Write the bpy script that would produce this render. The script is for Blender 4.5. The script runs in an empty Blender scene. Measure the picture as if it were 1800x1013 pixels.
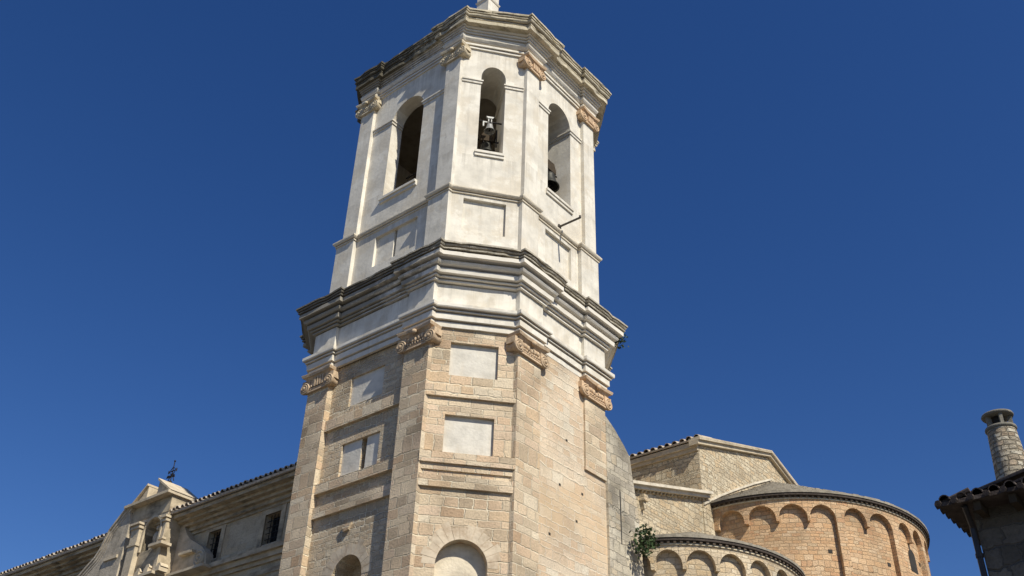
import bpy, bmesh, math, random
from mathutils import Vector, Matrix, noise as mnoise
random.seed(7)
S = bpy.context.scene
COL = S.collection
R = math.radians

# ------------------------------------------------------------------ camera
cam_d = bpy.data.cameras.new('camera'); cam_o = bpy.data.objects.new('camera', cam_d); COL.objects.link(cam_o)
PITCH, ROLL, YAW = 0.60188, 0.03351, 0.08347
cam_d.sensor_width = 36.0; cam_d.lens = 35.0125; cam_d.clip_end = 4000; cam_d.clip_start = 0.1
fw = Vector((math.sin(YAW)*math.cos(PITCH), math.cos(YAW)*math.cos(PITCH), math.sin(PITCH)))
rt = Vector((math.cos(YAW), -math.sin(YAW), 0)); up = rt.cross(fw)
rt2 = math.cos(ROLL)*rt + math.sin(ROLL)*up; up2 = -math.sin(ROLL)*rt + math.cos(ROLL)*up
m3 = Matrix((rt2, up2, -fw)).transposed()
cam_o.matrix_world = Matrix.Translation((-1.1415, -34.8502, 0)) @ m3.to_4x4()
S.camera = cam_o

# ------------------------------------------------------------------ sky, sun, exposure
SAZ, SEL = R(29.5), R(46)
SUN = Vector((math.sin(SAZ)*math.cos(SEL), -math.cos(SAZ)*math.cos(SEL), math.sin(SEL)))
EL = math.asin(SUN.z); AZ = math.atan2(SUN.x, SUN.y)          # azimuth clockwise from +Y
W = bpy.data.worlds.new('World'); S.world = W; W.use_nodes = True
wn = W.node_tree.nodes; wl = W.node_tree.links
bg = wn['Background']; sky = wn.new('ShaderNodeTexSky'); sky.sky_type = 'NISHITA'; sky.sun_disc = False
sky.sun_elevation = EL; sky.sun_rotation = AZ; sky.altitude = 900; sky.air_density = 1.0; sky.dust_density = 0.5; sky.ozone_density = 3.0
bg.inputs['Strength'].default_value = 0.088
hsv = wn.new('ShaderNodeHueSaturation'); hsv.inputs['Saturation'].default_value = 1.28; hsv.inputs['Hue'].default_value = 0.513
wl.new(sky.outputs[0], hsv.inputs['Color']); wl.new(hsv.outputs[0], bg.inputs['Color'])
sl = bpy.data.lights.new('sun', 'SUN'); sl.energy = 5.0; sl.angle = R(0.5); sl.color = (1.0, 0.945, 0.82)
so = bpy.data.objects.new('sun', sl); COL.objects.link(so)
so.rotation_euler = SUN.to_track_quat('Z', 'Y').to_euler()
S.view_settings.view_transform = 'Standard'; S.view_settings.look = 'None'; S.view_settings.gamma = 1.0
S.view_settings.exposure = 0.16; S.view_settings.use_curve_mapping = False
S.render.engine = 'CYCLES'

# ------------------------------------------------------------------ materials
def nt(name):
    m = bpy.data.materials.new(name); m.use_nodes = True
    t = m.node_tree; b = t.nodes['Principled BSDF']; b.inputs['Specular IOR Level'].default_value = 0.2
    return m, t, b
def N(t, k, **kw):
    n = t.nodes.new(k)
    for a, v in kw.items():
        if a in n.inputs.keys(): n.inputs[a].default_value = v
        else: setattr(n, a, v)
    return n
def math_n(t, op, a, b=None):
    n = t.nodes.new('ShaderNodeMath'); n.operation = op
    for i, x in enumerate((a, b)):
        if x is None: continue
        if isinstance(x, (int, float)): n.inputs[i].default_value = x
        else: t.links.new(x, n.inputs[i])
    return n.outputs[0]
def mixc(t, f, a, b, mode='MIX'):
    n = t.nodes.new('ShaderNodeMix'); n.data_type = 'RGBA'; n.blend_type = mode
    if isinstance(f, (int, float)): n.inputs[0].default_value = f
    else: t.links.new(f, n.inputs[0])
    for i, x in ((6, a), (7, b)):
        if isinstance(x, tuple): n.inputs[i].default_value = (*x, 1)
        else: t.links.new(x, n.inputs[i])
    return n.outputs[2]
def ramp(t, f, stops, interp='LINEAR'):
    n = t.nodes.new('ShaderNodeValToRGB'); n.color_ramp.interpolation = interp
    el = n.color_ramp.elements
    while len(el) < len(stops): el.new(0.5)
    for e, (p, c) in zip(el, stops):
        e.position = p; e.color = (*c, 1) if isinstance(c, tuple) else (c, c, c, 1)
    t.links.new(f, n.inputs[0]); return n.outputs[0]

def stone(name, bw, bh, cols, mortar, msize=0.02, warp=0.03, bump=0.35, rowwarp=0.06, stain=None, rough=0.92, patch=None, big=0.35):
    """coursed masonry laid out in metres on the UVs"""
    m, t, b = nt(name); L = t.links
    uv = N(t, 'ShaderNodeUVMap'); uv.uv_map = 'UVMap'
    sep = N(t, 'ShaderNodeSeparateXYZ'); L.new(uv.outputs[0], sep.inputs[0])
    # uneven course heights: warp v by a 1-D noise of v
    n1 = N(t, 'ShaderNodeTexNoise', noise_dimensions='1D'); n1.inputs['Scale'].default_value = 1.0; L.new(sep.outputs[1], n1.inputs['W'])
    n1.inputs['Detail'].default_value = 2
    nz = N(t, 'ShaderNodeTexNoise'); nz.inputs['Scale'].default_value = 1.3; nz.inputs['Detail'].default_value = 3; L.new(uv.outputs[0], nz.inputs['Vector'])
    nz2 = N(t, 'ShaderNodeTexNoise'); nz2.inputs['Scale'].default_value = 7.0; nz2.inputs['Detail'].default_value = 2; L.new(uv.outputs[0], nz2.inputs['Vector'])
    v = math_n(t, 'ADD', sep.outputs[1], math_n(t, 'MULTIPLY', math_n(t, 'SUBTRACT', n1.outputs[0], 0.5), rowwarp*8))
    v = math_n(t, 'ADD', v, math_n(t, 'MULTIPLY', math_n(t, 'SUBTRACT', nz.outputs[0], 0.5), warp*2.5))
    v = math_n(t, 'ADD', v, math_n(t, 'MULTIPLY', math_n(t, 'SUBTRACT', nz2.outputs[0], 0.5), warp*1.6))
    sepc = N(t, 'ShaderNodeSeparateColor'); L.new(nz2.outputs[1], sepc.inputs[0])
    u = math_n(t, 'ADD', sep.outputs[0], math_n(t, 'MULTIPLY', math_n(t, 'SUBTRACT', sepc.outputs[1], 0.5), warp*2.6))
    com = N(t, 'ShaderNodeCombineXYZ'); L.new(u, com.inputs[0]); L.new(v, com.inputs[1])
    br = N(t, 'ShaderNodeTexBrick'); L.new(com.outputs[0], br.inputs['Vector'])
    br.offset = 0.43; br.offset_frequency = 2; br.squash = 0.62; br.squash_frequency = 3
    br.inputs['Color1'].default_value = (0, 0, 0, 1); br.inputs['Color2'].default_value = (1, 1, 1, 1); br.inputs['Mortar'].default_value = (.5, .5, .5, 1)
    br.inputs['Scale'].default_value = 1; br.inputs['Mortar Size'].default_value = msize; br.inputs['Mortar Smooth'].default_value = 0.6
    br.inputs['Brick Width'].default_value = bw; br.inputs['Row Height'].default_value = bh
    k = len(cols)
    c = ramp(t, br.outputs[0], [((i+0.5)/k, q) for i, q in enumerate(cols)])
    fine = N(t, 'ShaderNodeTexNoise'); fine.inputs['Scale'].default_value = 16; fine.inputs['Detail'].default_value = 6; fine.inputs['Roughness'].default_value = .68; L.new(uv.outputs[0], fine.inputs['Vector'])
    large = N(t, 'ShaderNodeTexNoise'); large.inputs['Scale'].default_value = 0.45; large.inputs['Detail'].default_value = 4; L.new(uv.outputs[0], large.inputs['Vector'])
    c = mixc(t, 1.0, c, ramp(t, fine.outputs[0], [(0.25, 0.62), (0.5, 0.95), (0.75, 1.18)]), 'MULTIPLY')
    c = mixc(t, 1.0, c, ramp(t, large.outputs[0], [(0.3, 1-big), (0.5, 0.95), (0.7, 1.1)]), 'MULTIPLY')
    if patch:
        pn = N(t, 'ShaderNodeTexNoise'); pn.inputs['Scale'].default_value = .33; pn.inputs['Detail'].default_value = 5
        mp = N(t, 'ShaderNodeVectorMath', operation='ADD'); mp.inputs[1].default_value = (13, 4, 0); L.new(uv.outputs[0], mp.inputs[0]); L.new(mp.outputs[0], pn.inputs['Vector'])
        pf = ramp(t, pn.outputs[0], [(0.47, 0.0), (0.62, 1.0)])
        c = mixc(t, math_n(t, 'MULTIPLY', pf, patch[1]), c, patch[0])
    mf = math_n(t, 'MULTIPLY', br.outputs[1], ramp(t, nz.outputs[0], [(0.35, 0.35), (0.6, 1.0)]))
    c = mixc(t, mf, c, mortar)
    if stain:
        st = N(t, 'ShaderNodeTexNoise'); st.inputs['Scale'].default_value = 2.2; st.inputs['Detail'].default_value = 8; st.inputs['Roughness'].default_value = .7; L.new(uv.outputs[0], st.inputs['Vector'])
        c = mixc(t, math_n(t, 'MULTIPLY', ramp(t, st.outputs[0], [(0.52, 0.0), (0.72, 1.0)]), stain[1]), c, stain[0])
    L.new(c, b.inputs['Base Color']); b.inputs['Roughness'].default_value = rough
    h = math_n(t, 'SUBTRACT', math_n(t, 'MULTIPLY', fine.outputs[0], 0.6), math_n(t, 'MULTIPLY', br.outputs[1], 1.0))
    h = math_n(t, 'ADD', h, math_n(t, 'MULTIPLY', br.outputs[0], 0.35))
    bp = N(t, 'ShaderNodeBump'); bp.inputs['Strength'].default_value = bump; bp.inputs['Distance'].default_value = 0.09
    L.new(h, bp.inputs['Height']); L.new(bp.outputs[0], b.inputs['Normal'])
    return m

def plain(name, col, var=0.2, scale=4.0, bump=0.15, rough=0.9, col2=None, metal=0.0, streak=None, detail=6, dist=0.03, side=None, drips=None):
    """noise-varied surface; streak = (colour, amount, horizontal scale, vertical scale) adds stains"""
    m, t, b = nt(name); L = t.links
    tc = N(t, 'ShaderNodeUVMap'); tc.uv_map = 'UVMap'
    n = N(t, 'ShaderNodeTexNoise'); n.inputs['Scale'].default_value = scale; n.inputs['Detail'].default_value = detail; n.inputs['Roughness'].default_value = .62
    L.new(tc.outputs[0], n.inputs['Vector'])
    c = ramp(t, n.outputs[0], [(0.28, tuple(x*(1-var) for x in (col2 or col))), (0.52, col), (0.75, tuple(min(1, x*(1+var*.45)) for x in col))])
    n2 = N(t, 'ShaderNodeTexNoise'); n2.inputs['Scale'].default_value = .7; n2.inputs['Detail'].default_value = 5; L.new(tc.outputs[0], n2.inputs['Vector'])
    c = mixc(t, 1.0, c, ramp(t, n2.outputs[0], [(0.3, 1-var*.6), (0.55, 1.0)]), 'MULTIPLY')
    if streak:
        for col_s, amt, sx, sy, lo, hi in streak:
            mp = N(t, 'ShaderNodeMapping'); mp.inputs['Scale'].default_value = (sx, sy, 1); L.new(tc.outputs[0], mp.inputs[0])
            s = N(t, 'ShaderNodeTexNoise'); s.inputs['Scale'].default_value = 1; s.inputs['Detail'].default_value = 7; s.inputs['Roughness'].default_value = .68; L.new(mp.outputs[0], s.inputs['Vector'])
            c = mixc(t, math_n(t, 'MULTIPLY', ramp(t, s.outputs[0], [(lo, 0.0), (hi, 1.0)]), amt), c, col_s)
    if drips:     # dirty runs that start under the ledges
        g = N(t, 'ShaderNodeNewGeometry'); sp = N(t, 'ShaderNodeSeparateXYZ'); L.new(g.outputs['Position'], sp.inputs[0])
        mp = N(t, 'ShaderNodeMapping'); mp.inputs['Scale'].default_value = (5.5, .22, 1); L.new(tc.outputs[0], mp.inputs[0])
        s = N(t, 'ShaderNodeTexNoise'); s.inputs['Scale'].default_value = 1; s.inputs['Detail'].default_value = 6; s.inputs['Roughness'].default_value = .7; L.new(mp.outputs[0], s.inputs['Vector'])
        for z0, ln in drips:
            e = math_n(t, 'DIVIDE', math_n(t, 'SUBTRACT', z0, sp.outputs[2]), ln)
            msk = ramp(t, e, [(0.0, 0.0), (0.02, 1.0), (1.0, 0.0)])
            c = mixc(t, math_n(t, 'MULTIPLY', msk, ramp(t, math_n(t, 'ADD', s.outputs[0], math_n(t, 'MULTIPLY', msk, .10)), [(.52, 0.0), (.76, .6)])), c, (.36, .325, .27))
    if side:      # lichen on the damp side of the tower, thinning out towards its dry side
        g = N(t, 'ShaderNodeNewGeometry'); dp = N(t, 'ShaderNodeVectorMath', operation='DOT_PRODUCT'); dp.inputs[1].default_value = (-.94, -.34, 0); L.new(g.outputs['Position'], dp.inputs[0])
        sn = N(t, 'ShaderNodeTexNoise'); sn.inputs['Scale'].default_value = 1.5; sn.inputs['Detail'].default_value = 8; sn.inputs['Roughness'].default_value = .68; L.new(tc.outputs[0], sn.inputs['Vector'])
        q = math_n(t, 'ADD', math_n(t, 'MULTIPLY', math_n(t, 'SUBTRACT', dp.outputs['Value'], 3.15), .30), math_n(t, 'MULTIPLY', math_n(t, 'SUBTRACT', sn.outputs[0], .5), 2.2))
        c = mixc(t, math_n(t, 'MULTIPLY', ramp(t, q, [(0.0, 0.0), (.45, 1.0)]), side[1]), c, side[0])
    L.new(c, b.inputs['Base Color']); b.inputs['Roughness'].default_value = rough; b.inputs['Metallic'].default_value = metal
    f = N(t, 'ShaderNodeTexNoise'); f.inputs['Scale'].default_value = scale*5; f.inputs['Detail'].default_value = 5; L.new(tc.outputs[0], f.inputs['Vector'])
    bp = N(t, 'ShaderNodeBump'); bp.inputs['Strength'].default_value = bump; bp.inputs['Distance'].default_value = dist
    L.new(f.outputs[0], bp.inputs['Height']); L.new(bp.outputs[0], b.inputs['Normal'])
    return m

GREY = (0.30, 0.29, 0.26)
M = {}
M['plaster'] = plain('white_lime_plaster', (0.70, 0.655, 0.565), 0.17, 1.4, 0.25, .94, streak=[((0.60, 0.53, 0.42), .55, .55, .55, .50, .56), ((0.42, 0.395, 0.35), .5, 4.5, .30, .52, .74), ((0.40, 0.36, 0.29), .45, 1.3, 1.1, .55, .75), ((0.80, 0.76, 0.67), .5, .8, .7, .55, .60)], drips=[(32.8, 2.2), (24.6, 1.5), (26.8, 1.3), (30.9, 1.4), (20.2, .9)])
M['nicheback'] = plain('niche_infill', (0.68, 0.595, 0.455), 0.25, 2.0, 0.6, .95, streak=[((0.44, 0.37, 0.27), .6, 1.5, 2.5, .50, .70)])
M['sillstone'] = plain('buff_moulding', (0.66, 0.59, 0.47), 0.25, 3.0, 0.3, .94, streak=[((0.36, 0.29, 0.19), .5, 1.2, 2.5, .50, .70)])
M['panel'] = plain('panel_plaster', (0.66, 0.62, 0.54), 0.2, 2.2, 0.4, .94, streak=[((0.46, 0.43, 0.37), .55, 1.1, 1.3, .5, .68), ((0.50, 0.42, 0.30), .4, 2.5, .6, .54, .72)])
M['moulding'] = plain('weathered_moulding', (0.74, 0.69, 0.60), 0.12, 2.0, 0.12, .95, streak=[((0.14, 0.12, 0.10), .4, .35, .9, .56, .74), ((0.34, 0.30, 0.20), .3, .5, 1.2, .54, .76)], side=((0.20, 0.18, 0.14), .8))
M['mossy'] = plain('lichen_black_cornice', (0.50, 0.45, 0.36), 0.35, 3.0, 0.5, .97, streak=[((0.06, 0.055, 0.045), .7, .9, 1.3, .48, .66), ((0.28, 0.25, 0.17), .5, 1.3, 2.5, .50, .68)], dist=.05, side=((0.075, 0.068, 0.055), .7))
M['ashlar'] = stone('pale_ashlar', 0.74, 0.33, [(.65, .48, .31), (.74, .605, .43), (.53, .365, .23), (.76, .645, .475), (.53, .415, .285), (.68, .50, .335), (.73, .59, .41), (.46, .36, .25), (.71, .545, .385)], (.78, .68, .50), .024, .045, .8, .07, stain=((.36, .28, .19), .4), big=.40)
M['rubble'] = stone('coursed_rubble', 0.44, 0.20, [(.56, .43, .29), (.66, .54, .385), (.48, .37, .25), (.69, .58, .42), (.60, .46, .31), (.53, .43, .30)], (.74, .65, .49), .026, .06, .9, .08, stain=((.33, .28, .20), .4))
M['rightwall'] = stone('patched_orange_wall', 0.64, 0.26, [(.64, .49, .34), (.72, .61, .46), (.60, .45, .31), (.73, .65, .51), (.68, .51, .35)], (.70, .62, .48), .018, .055, .6, .07, patch=((.63, .46, .285), .65), stain=((.38, .30, .2), .35))
M['greywall'] = stone('grey_weathered_wall', 0.60, 0.29, [(.56, .49, .37), (.66, .59, .46), (.47, .41, .32), (.70, .63, .50), (.60, .50, .36)], (.38, .34, .27), .016, .06, .9, .08, stain=((.20, .18, .15), .7), big=.5)
M['apse'] = stone('orange_apse_masonry', 0.40, 0.165, [(.63, .395, .215), (.70, .485, .29), (.54, .33, .18), (.72, .53, .34), (.66, .42, .23), (.58, .43, .27), (.60, .36, .20)], (.42, .29, .17), .014, .04, .8, .05, stain=((.36, .27, .18), .4))
M['apse_pale'] = stone('pale_apse_masonry', 0.40, 0.175, [(.66, .51, .33), (.72, .60, .43), (.58, .45, .30), (.74, .63, .46), (.66, .50, .31)], (.50, .41, .28), .014, .04, .8, .05, stain=((.34, .29, .22), .4))
M['nave'] = stone('nave_rubble', 0.44, 0.19, [(.60, .48, .32), (.70, .60, .43), (.50, .40, .27), (.72, .63, .46), (.64, .49, .31)], (.46, .39, .28), .020, .085, 1.0, .09, stain=((.36, .31, .22), .5))
M['facade'] = stone('facade_ashlar', 0.9, 0.36, [(.48, .40, .285), (.56, .475, .345), (.40, .34, .24), (.52, .41, .27)], (.42, .355, .25), .010, .02, .3, .04, stain=((.16, .14, .11), .6))
M['facade_plain'] = plain('facade_cut_stone', (.56, .47, .34), .25, 3.0, .3, .93, streak=[((.17, .15, .11), .6, .9, 2.0, .50, .7)])
M['scrollstone'] = plain('stained_scroll_stone', (.50, .43, .33), .3, 2.5, .5, .95, streak=[((.14, .125, .10), .7, 1.2, 1.0, .48, .64), ((.66, .60, .49), .4, 2.5, 2.0, .55, .68)])
M['facade_dark'] = plain('facade_dark_stone_and_shade', (.50, .415, .29), .4, 2.0, .35, .95, streak=[((.06, .055, .045), .75, .5, 1.2, .48, .66), ((.25, .16, .09), .5, .6, 1.6, .52, .7)])  # dark dirty stone; on the gable frieze this tone also carries its shade
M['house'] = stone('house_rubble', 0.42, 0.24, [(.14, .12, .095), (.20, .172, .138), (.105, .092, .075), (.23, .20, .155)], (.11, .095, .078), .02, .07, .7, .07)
M['chimney'] = stone('chimney_rubble', 0.20, 0.085, [(.46, .40, .30), (.58, .51, .39), (.36, .31, .235), (.54, .39, .25), (.64, .58, .46)], (.24, .205, .15), .014, .04, 1.0, .03)
M['capital'] = plain('carved_sandstone', (.56, .42, .28), .35, 7.0, .5, .95, streak=[((.25, .20, .14), .55, 3, 3, .52, .7)])
M['terracotta'] = plain('orange_sandstone', (.61, .44, .285), .3, 6.0, .4, .95)
M['capital_pale'] = plain('pale_carved_stone', (.62, .53, .38), .3, 7.0, .5, .95, streak=[((.34, .26, .15), .5, 3, 3, .5, .7)])
M['tile'] = plain('clay_roof_tile', (.56, .47, .37), .45, 5.0, .4, .95, streak=[((.62, .58, .50), .6, 2.5, 2.5, .48, .65), ((.12, .11, .09), .5, 2, 2, .52, .7)])
M['slab'] = plain('stone_roof_slab', (.30, .265, .21), .4, 3.0, .6, .96, streak=[((.60, .55, .47), .5, 2, 4, .5, .7), ((.12, .11, .09), .55, 2, 4, .52, .7)])
M['slab_mid'] = plain('brown_corbel_stone', (.15, .115, .085), .4, 5.0, .5, .96)
M['slab_dark'] = plain('dark_roof_slab', (.075, .06, .05), .4, 5.0, .6, .96)
M['iron'] = plain('dark_iron', (.035, .032, .03), .3, 8.0, .1, .6, metal=.6)
M['rod'] = plain('grey_iron_rod', (.10, .09, .08), .3, 8.0, .1, .6, metal=.4)
M['bronze'] = plain('dark_bronze', (.045, .045, .04), .3, 6.0, .1, .5, metal=.7)
M['pale_bronze'] = plain('grey_weathered_bell', (.30, .30, .29), .25, 9.0, .15, .55, metal=.3)
M['wood'] = plain('dark_beam_wood', (.06, .045, .03), .4, 8.0, .2, .9)
M['void'] = plain('dark_interior', (.05, .045, .04), .3, 3.0, .1, .95)
M['chamber'] = plain('brown_chamber_plaster', (.36, .31, .24), .35, 2.0, .2, .95)  # brown tone for the walls, floor and ceiling of the bell chamber
M['glass'] = plain('dark_window_glass', (.012, .013, .016), .2, 3.0, .02, .25)
M['pipe'] = plain('dark_downpipe', (.05, .045, .045), .2, 6.0, .05, .45, metal=.5)
M['ground'] = stone('plaza_paving', 0.6, 0.4, [(.13, .115, .10), (.16, .145, .125), (.11, .10, .085)], (.09, .08, .07), .02, .03, .4, .02)
def leafmat(name, a, b_):
    m, t, b = nt(name); g = N(t, 'ShaderNodeObjectInfo'); geo = N(t, 'ShaderNodeNewGeometry')
    c = ramp(t, geo.outputs['Random Per Island'], [(0.0, a), (.7, b_), (1.0, tuple(x*1.5+.02 for x in b_))])
    t.links.new(c, b.inputs['Base Color']); b.inputs['Roughness'].default_value = .55
    return m
M['leaf'] = leafmat('shrub_leaf', (.018, .034, .014), (.06, .095, .036))

# ------------------------------------------------------------------ mesh builder
Z = Vector((0, 0, 1))
class MB:
    def __init__(s):
        s.bm = bmesh.new(); s.uv = s.bm.loops.layers.uv.new('UVMap'); s.auto = s.bm.faces.layers.int.new('auto'); s.off = (0, 0)
    def face(s, pts, uvs=None, smooth=False):
        try: f = s.bm.faces.new([s.bm.verts.new(p) for p in pts])
        except ValueError: return None
        f.smooth = smooth
        if uvs:
            for l, q in zip(f.loops, uvs): l[s.uv].uv = (q[0]+s.off[0], q[1]+s.off[1])
        else: f[s.auto] = 1
        return f
    def box(s, m, u0, u1, z0, z1, d0, d1):
        P = [[[m(u, z, d) for d in (d0, d1)] for z in (z0, z1)] for u in (u0, u1)]
        q = lambda *i: s.face([P[a][b][c] for a, b, c in i])
        q((0,0,1),(1,0,1),(1,1,1),(0,1,1)); q((0,0,0),(0,1,0),(1,1,0),(1,0,0))
        q((0,0,0),(0,0,1),(0,1,1),(0,1,0)); q((1,0,0),(1,1,0),(1,1,1),(1,0,1))
        q((0,1,0),(0,1,1),(1,1,1),(1,1,0)); q((0,0,0),(1,0,0),(1,0,1),(0,0,1))
    def prism(s, m, poly, d0, d1):
        a = [m(u, z, d0) for u, z in poly]; b = [m(u, z, d1) for u, z in poly]
        s.face(b); s.face(a[::-1]); n = len(poly)
        for i in range(n): s.face([a[i], a[(i+1) % n], b[(i+1) % n], b[i]])
    def skin(s, r0, r1, smooth=False, closed=True):
        n = len(r0)
        for i in range(n if closed else n-1):
            j = (i+1) % n
            s.face([r0[i], r0[j], r1[j], r1[i]], smooth=smooth)
    def lathe(s, base, axis, prof, n=20, smooth=True, ref=None):
        axis = axis.normalized(); x = (ref or (Vector((1, 0, 0)) if abs(axis.x) < .9 else Vector((0, 1, 0))))
        x = (x - axis*x.dot(axis)).normalized(); y = axis.cross(x)
        rings = [[base + axis*h + (x*math.cos(2*math.pi*i/n) + y*math.sin(2*math.pi*i/n))*max(r, 1e-4) for i in range(n)] for r, h in prof]
        for k in range(len(rings)-1):
            for i in range(n):
                j = (i+1) % n; w = max(prof[k][0], prof[k+1][0])*2*math.pi/n
                s.face([rings[k][i], rings[k][j], rings[k+1][j], rings[k+1][i]], [(i*w, prof[k][1]), ((i+1)*w, prof[k][1]), ((i+1)*w, prof[k+1][1]), (i*w, prof[k+1][1])], smooth)
    def tube(s, pts, r, n=8):
        pts = [Vector(p) for p in pts]
        for a, b in zip(pts, pts[1:]):
            ax = b - a; s.lathe(a, ax, [(0, 0), (r, 0), (r, ax.length), (0, ax.length)], n, False)
    def blob(s, c, rx, ry, rz, m=None, n=8):
        rings = []
        for k in range(1, n//2+2):
            th = math.pi*k/(n//2+2); rings.append([Vector((math.sin(th)*math.cos(2*math.pi*i/n)*rx, math.sin(th)*math.sin(2*math.pi*i/n)*ry, math.cos(th)*rz)) for i in range(n)])
        f = (lambda v: m(c[0]+v.x, c[1]+v.z, c[2]+v.y)) if m else (lambda v: Vector(c)+v)
        R_ = [[f(v) for v in r] for r in rings]
        for a, b in zip(R_, R_[1:]): s.skin(a, b, True)
        s.face(R_[0]); s.face(R_[-1][::-1])
    def build(s, name, mat, parent=None, weld=True):
        bm = s.bm
        if weld: bmesh.ops.remove_doubles(bm, verts=bm.verts, dist=2e-4)
        bmesh.ops.recalc_face_normals(bm, faces=bm.faces)
        for f in bm.faces:
            if f[s.auto]:
                n = f.normal
                if abs(n.z) > .8:
                    for l in f.loops: l[s.uv].uv = (l.vert.co.x*.7071+l.vert.co.y*.7071, l.vert.co.y*.7071-l.vert.co.x*.7071)
                else:
                    t = Z.cross(n).normalized(); k = 1/max(.3, math.sqrt(1-n.z*n.z))
                    for l in f.loops: l[s.uv].uv = (l.vert.co.dot(t)+s.off[0], l.vert.co.z*k+s.off[1])
        me = bpy.data.meshes.new(name); bm.to_mesh(me); bm.free()
        me.materials.append(M[mat] if isinstance(mat, str) else mat)
        o = bpy.data.objects.new(name, me); COL.objects.link(o)
        if parent is not None:
            o.parent = parent; o.matrix_parent_inverse = world_inv(parent)
        return o
def world_of(p):
    return (world_of(p.parent) @ p.matrix_parent_inverse if p.parent is not None else Matrix.Identity(4)) @ p.matrix_basis
def world_inv(p):
    return world_of(p).inverted()
def thing(name, label, cat, loc=(0, 0, 0), group=None):
    o = bpy.data.objects.new(name, None); COL.objects.link(o); o.location = loc; o.empty_display_size = .5
    o['label'] = label; o['category'] = cat
    if group: o['group'] = group
    return o
def tag(o, label, cat, group=None):
    o['label'] = label; o['category'] = cat
    if group: o['group'] = group
    return o

s2 = math.sqrt(.5)
nL = Vector((-s2, -s2, 0)); tL = Vector((s2, -s2, 0)); nR = Vector((s2, -s2, 0)); tR = Vector((s2, s2, 0))
def frame(n, t, a, o=Vector((0, 0, 0))):
    return lambda u, z, d: o + n*(a+d) + t*u + Z*z

def gwall(mb, m, u0, u1, z0, z1, holes):
    """wall sheet with rectangular recesses (ua, ub, za, zb, depth)"""
    us = sorted({u0, u1, *[h[0] for h in holes], *[h[1] for h in holes]}); zs = sorted({z0, z1, *[h[2] for h in holes], *[h[3] for h in holes]})
    D = {}
    for i in range(len(us)-1):
        for j in range(len(zs)-1):
            uc = (us[i]+us[i+1])/2; zc = (zs[j]+zs[j+1])/2
            D[i, j] = max([h[4] for h in holes if h[0] < uc < h[1] and h[2] < zc < h[3]] or [0])
    for (i, j), d in D.items():
        a, b, c, e = us[i], us[i+1], zs[j], zs[j+1]
        mb.face([m(a, c, -d), m(b, c, -d), m(b, e, -d), m(a, e, -d)], [(a, c), (b, c), (b, e), (a, e)])
        r = D.get((i+1, j))
        if r is not None and abs(r-d) > 1e-6: mb.face([m(b, c, -d), m(b, e, -d), m(b, e, -r), m(b, c, -r)])
        q = D.get((i, j+1))
        if q is not None and abs(q-d) > 1e-6: mb.face([m(a, e, -d), m(b, e, -d), m(b, e, -q), m(a, e, -q)])

def awall(mb, m, u0, u1, z0, z1, ul, ur, zb, zs, za, depth, n=14, back=False, soffit_mb=None, us=1.0, floor=True):
    """wall sheet u0..u1 x z0..z1 with one round-headed opening; reveals of the given depth"""
    F = lambda a, b, c, e: mb.face([m(a, c, 0), m(b, c, 0), m(b, e, 0), m(a, e, 0)], [(a*us, c), (b*us, c), (b*us, e), (a*us, e)])
    if zb > z0: F(ul, ur, z0, zb)
    if ul > u0: F(u0, ul, z0, zb) if zb > z0 else None; F(u0, ul, zb, zs); F(u0, ul, zs, z1)
    if ur < u1: F(ur, u1, z0, zb) if zb > z0 else None; F(ur, u1, zb, zs); F(ur, u1, zs, z1)
    c = (ul+ur)/2; r = (ur-ul)/2; h = za-zs
    A = [(c-r*math.cos(math.pi*i/n), zs+h*math.sin(math.pi*i/n)) for i in range(n+1)]
    for (a, za_), (b, zb_) in zip(A, A[1:]):
        mb.face([m(a, za_, 0), m(b, zb_, 0), m(b, z1, 0), m(a, z1, 0)], [(a*us, za_), (b*us, zb_), (b*us, z1), (a*us, z1)])
    s = soffit_mb or mb
    path = [(ul, zb)] + A + [(ur, zb)]
    for (a, p), (b, q) in zip(path, path[1:]):
        s.face([m(a, p, 0), m(a, p, -depth), m(b, q, -depth), m(b, q, 0)])
    if floor: s.face([m(ul, zb, 0), m(ur, zb, 0), m(ur, zb, -depth), m(ul, zb, -depth)])
    if back: s.face([m(a, p, -depth) for a, p in path], [(a*us, p) for a, p in path])

# ------------------------------------------------------------------ the bell tower
G0 = -1.6
ST = dict(shaft=((5.0, 4.97), (-3.283, -2.163, 1.749, 2.92), (-2.694, -1.416, 1.236, 2.534)),
          ped=((4.72, 4.786), (-3.315, -2.277, 1.904, 2.978), (-2.469, -1.45, 1.406, 2.61)),
          up=((4.581, 4.736), (-3.18, -2.371, 2.086, 2.906), (-2.323, -1.5, 1.776, 2.549)))
SC = dict(shaft=((.85, 1.03), (1.25, .95, .9, 1.1), (.89, 1.07, .9, 1.1)), up=((.82, 1.24), (.64, 1.1, 1.15, 1.03), (1.15, 1.5, 1.4, .9)),
          ped=((1, 1), (1, 1, 1, 1), (1, 1, 1, 1)))
def ring(st, o, z, rL=.25, rR=.10, d=.19, inset=0.0):
    """plan of the stage pushed out by o: corner piers break forward of the faces between them"""
    (aL, aR), uL, uR = ST[st]; (sL, sR), qL, qR = SC[st]
    out = []
    for n, t, a, u, sc, q, r in ((nL, tL, aL, uL, sL, qL, rL), (nR, tR, aR, uR, sR, qR, rR)):
        A = a+o*sc; v = [u[0]-o*q[0], u[1]+o*q[1], u[2]-o*q[2], u[3]+o*q[3]]
        out += [n*(A-d)+t*v[0], n*A+t*v[0], n*A+t*v[1], n*(A-r)+t*v[1], n*(A-r)+t*v[2], n*A+t*v[2], n*A+t*v[3], n*(A-d)+t*v[3]]
    out += [Vector((p.x, -p.y, 0)) for p in reversed(out)]
    return [p + Z*z for p in out]
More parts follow.
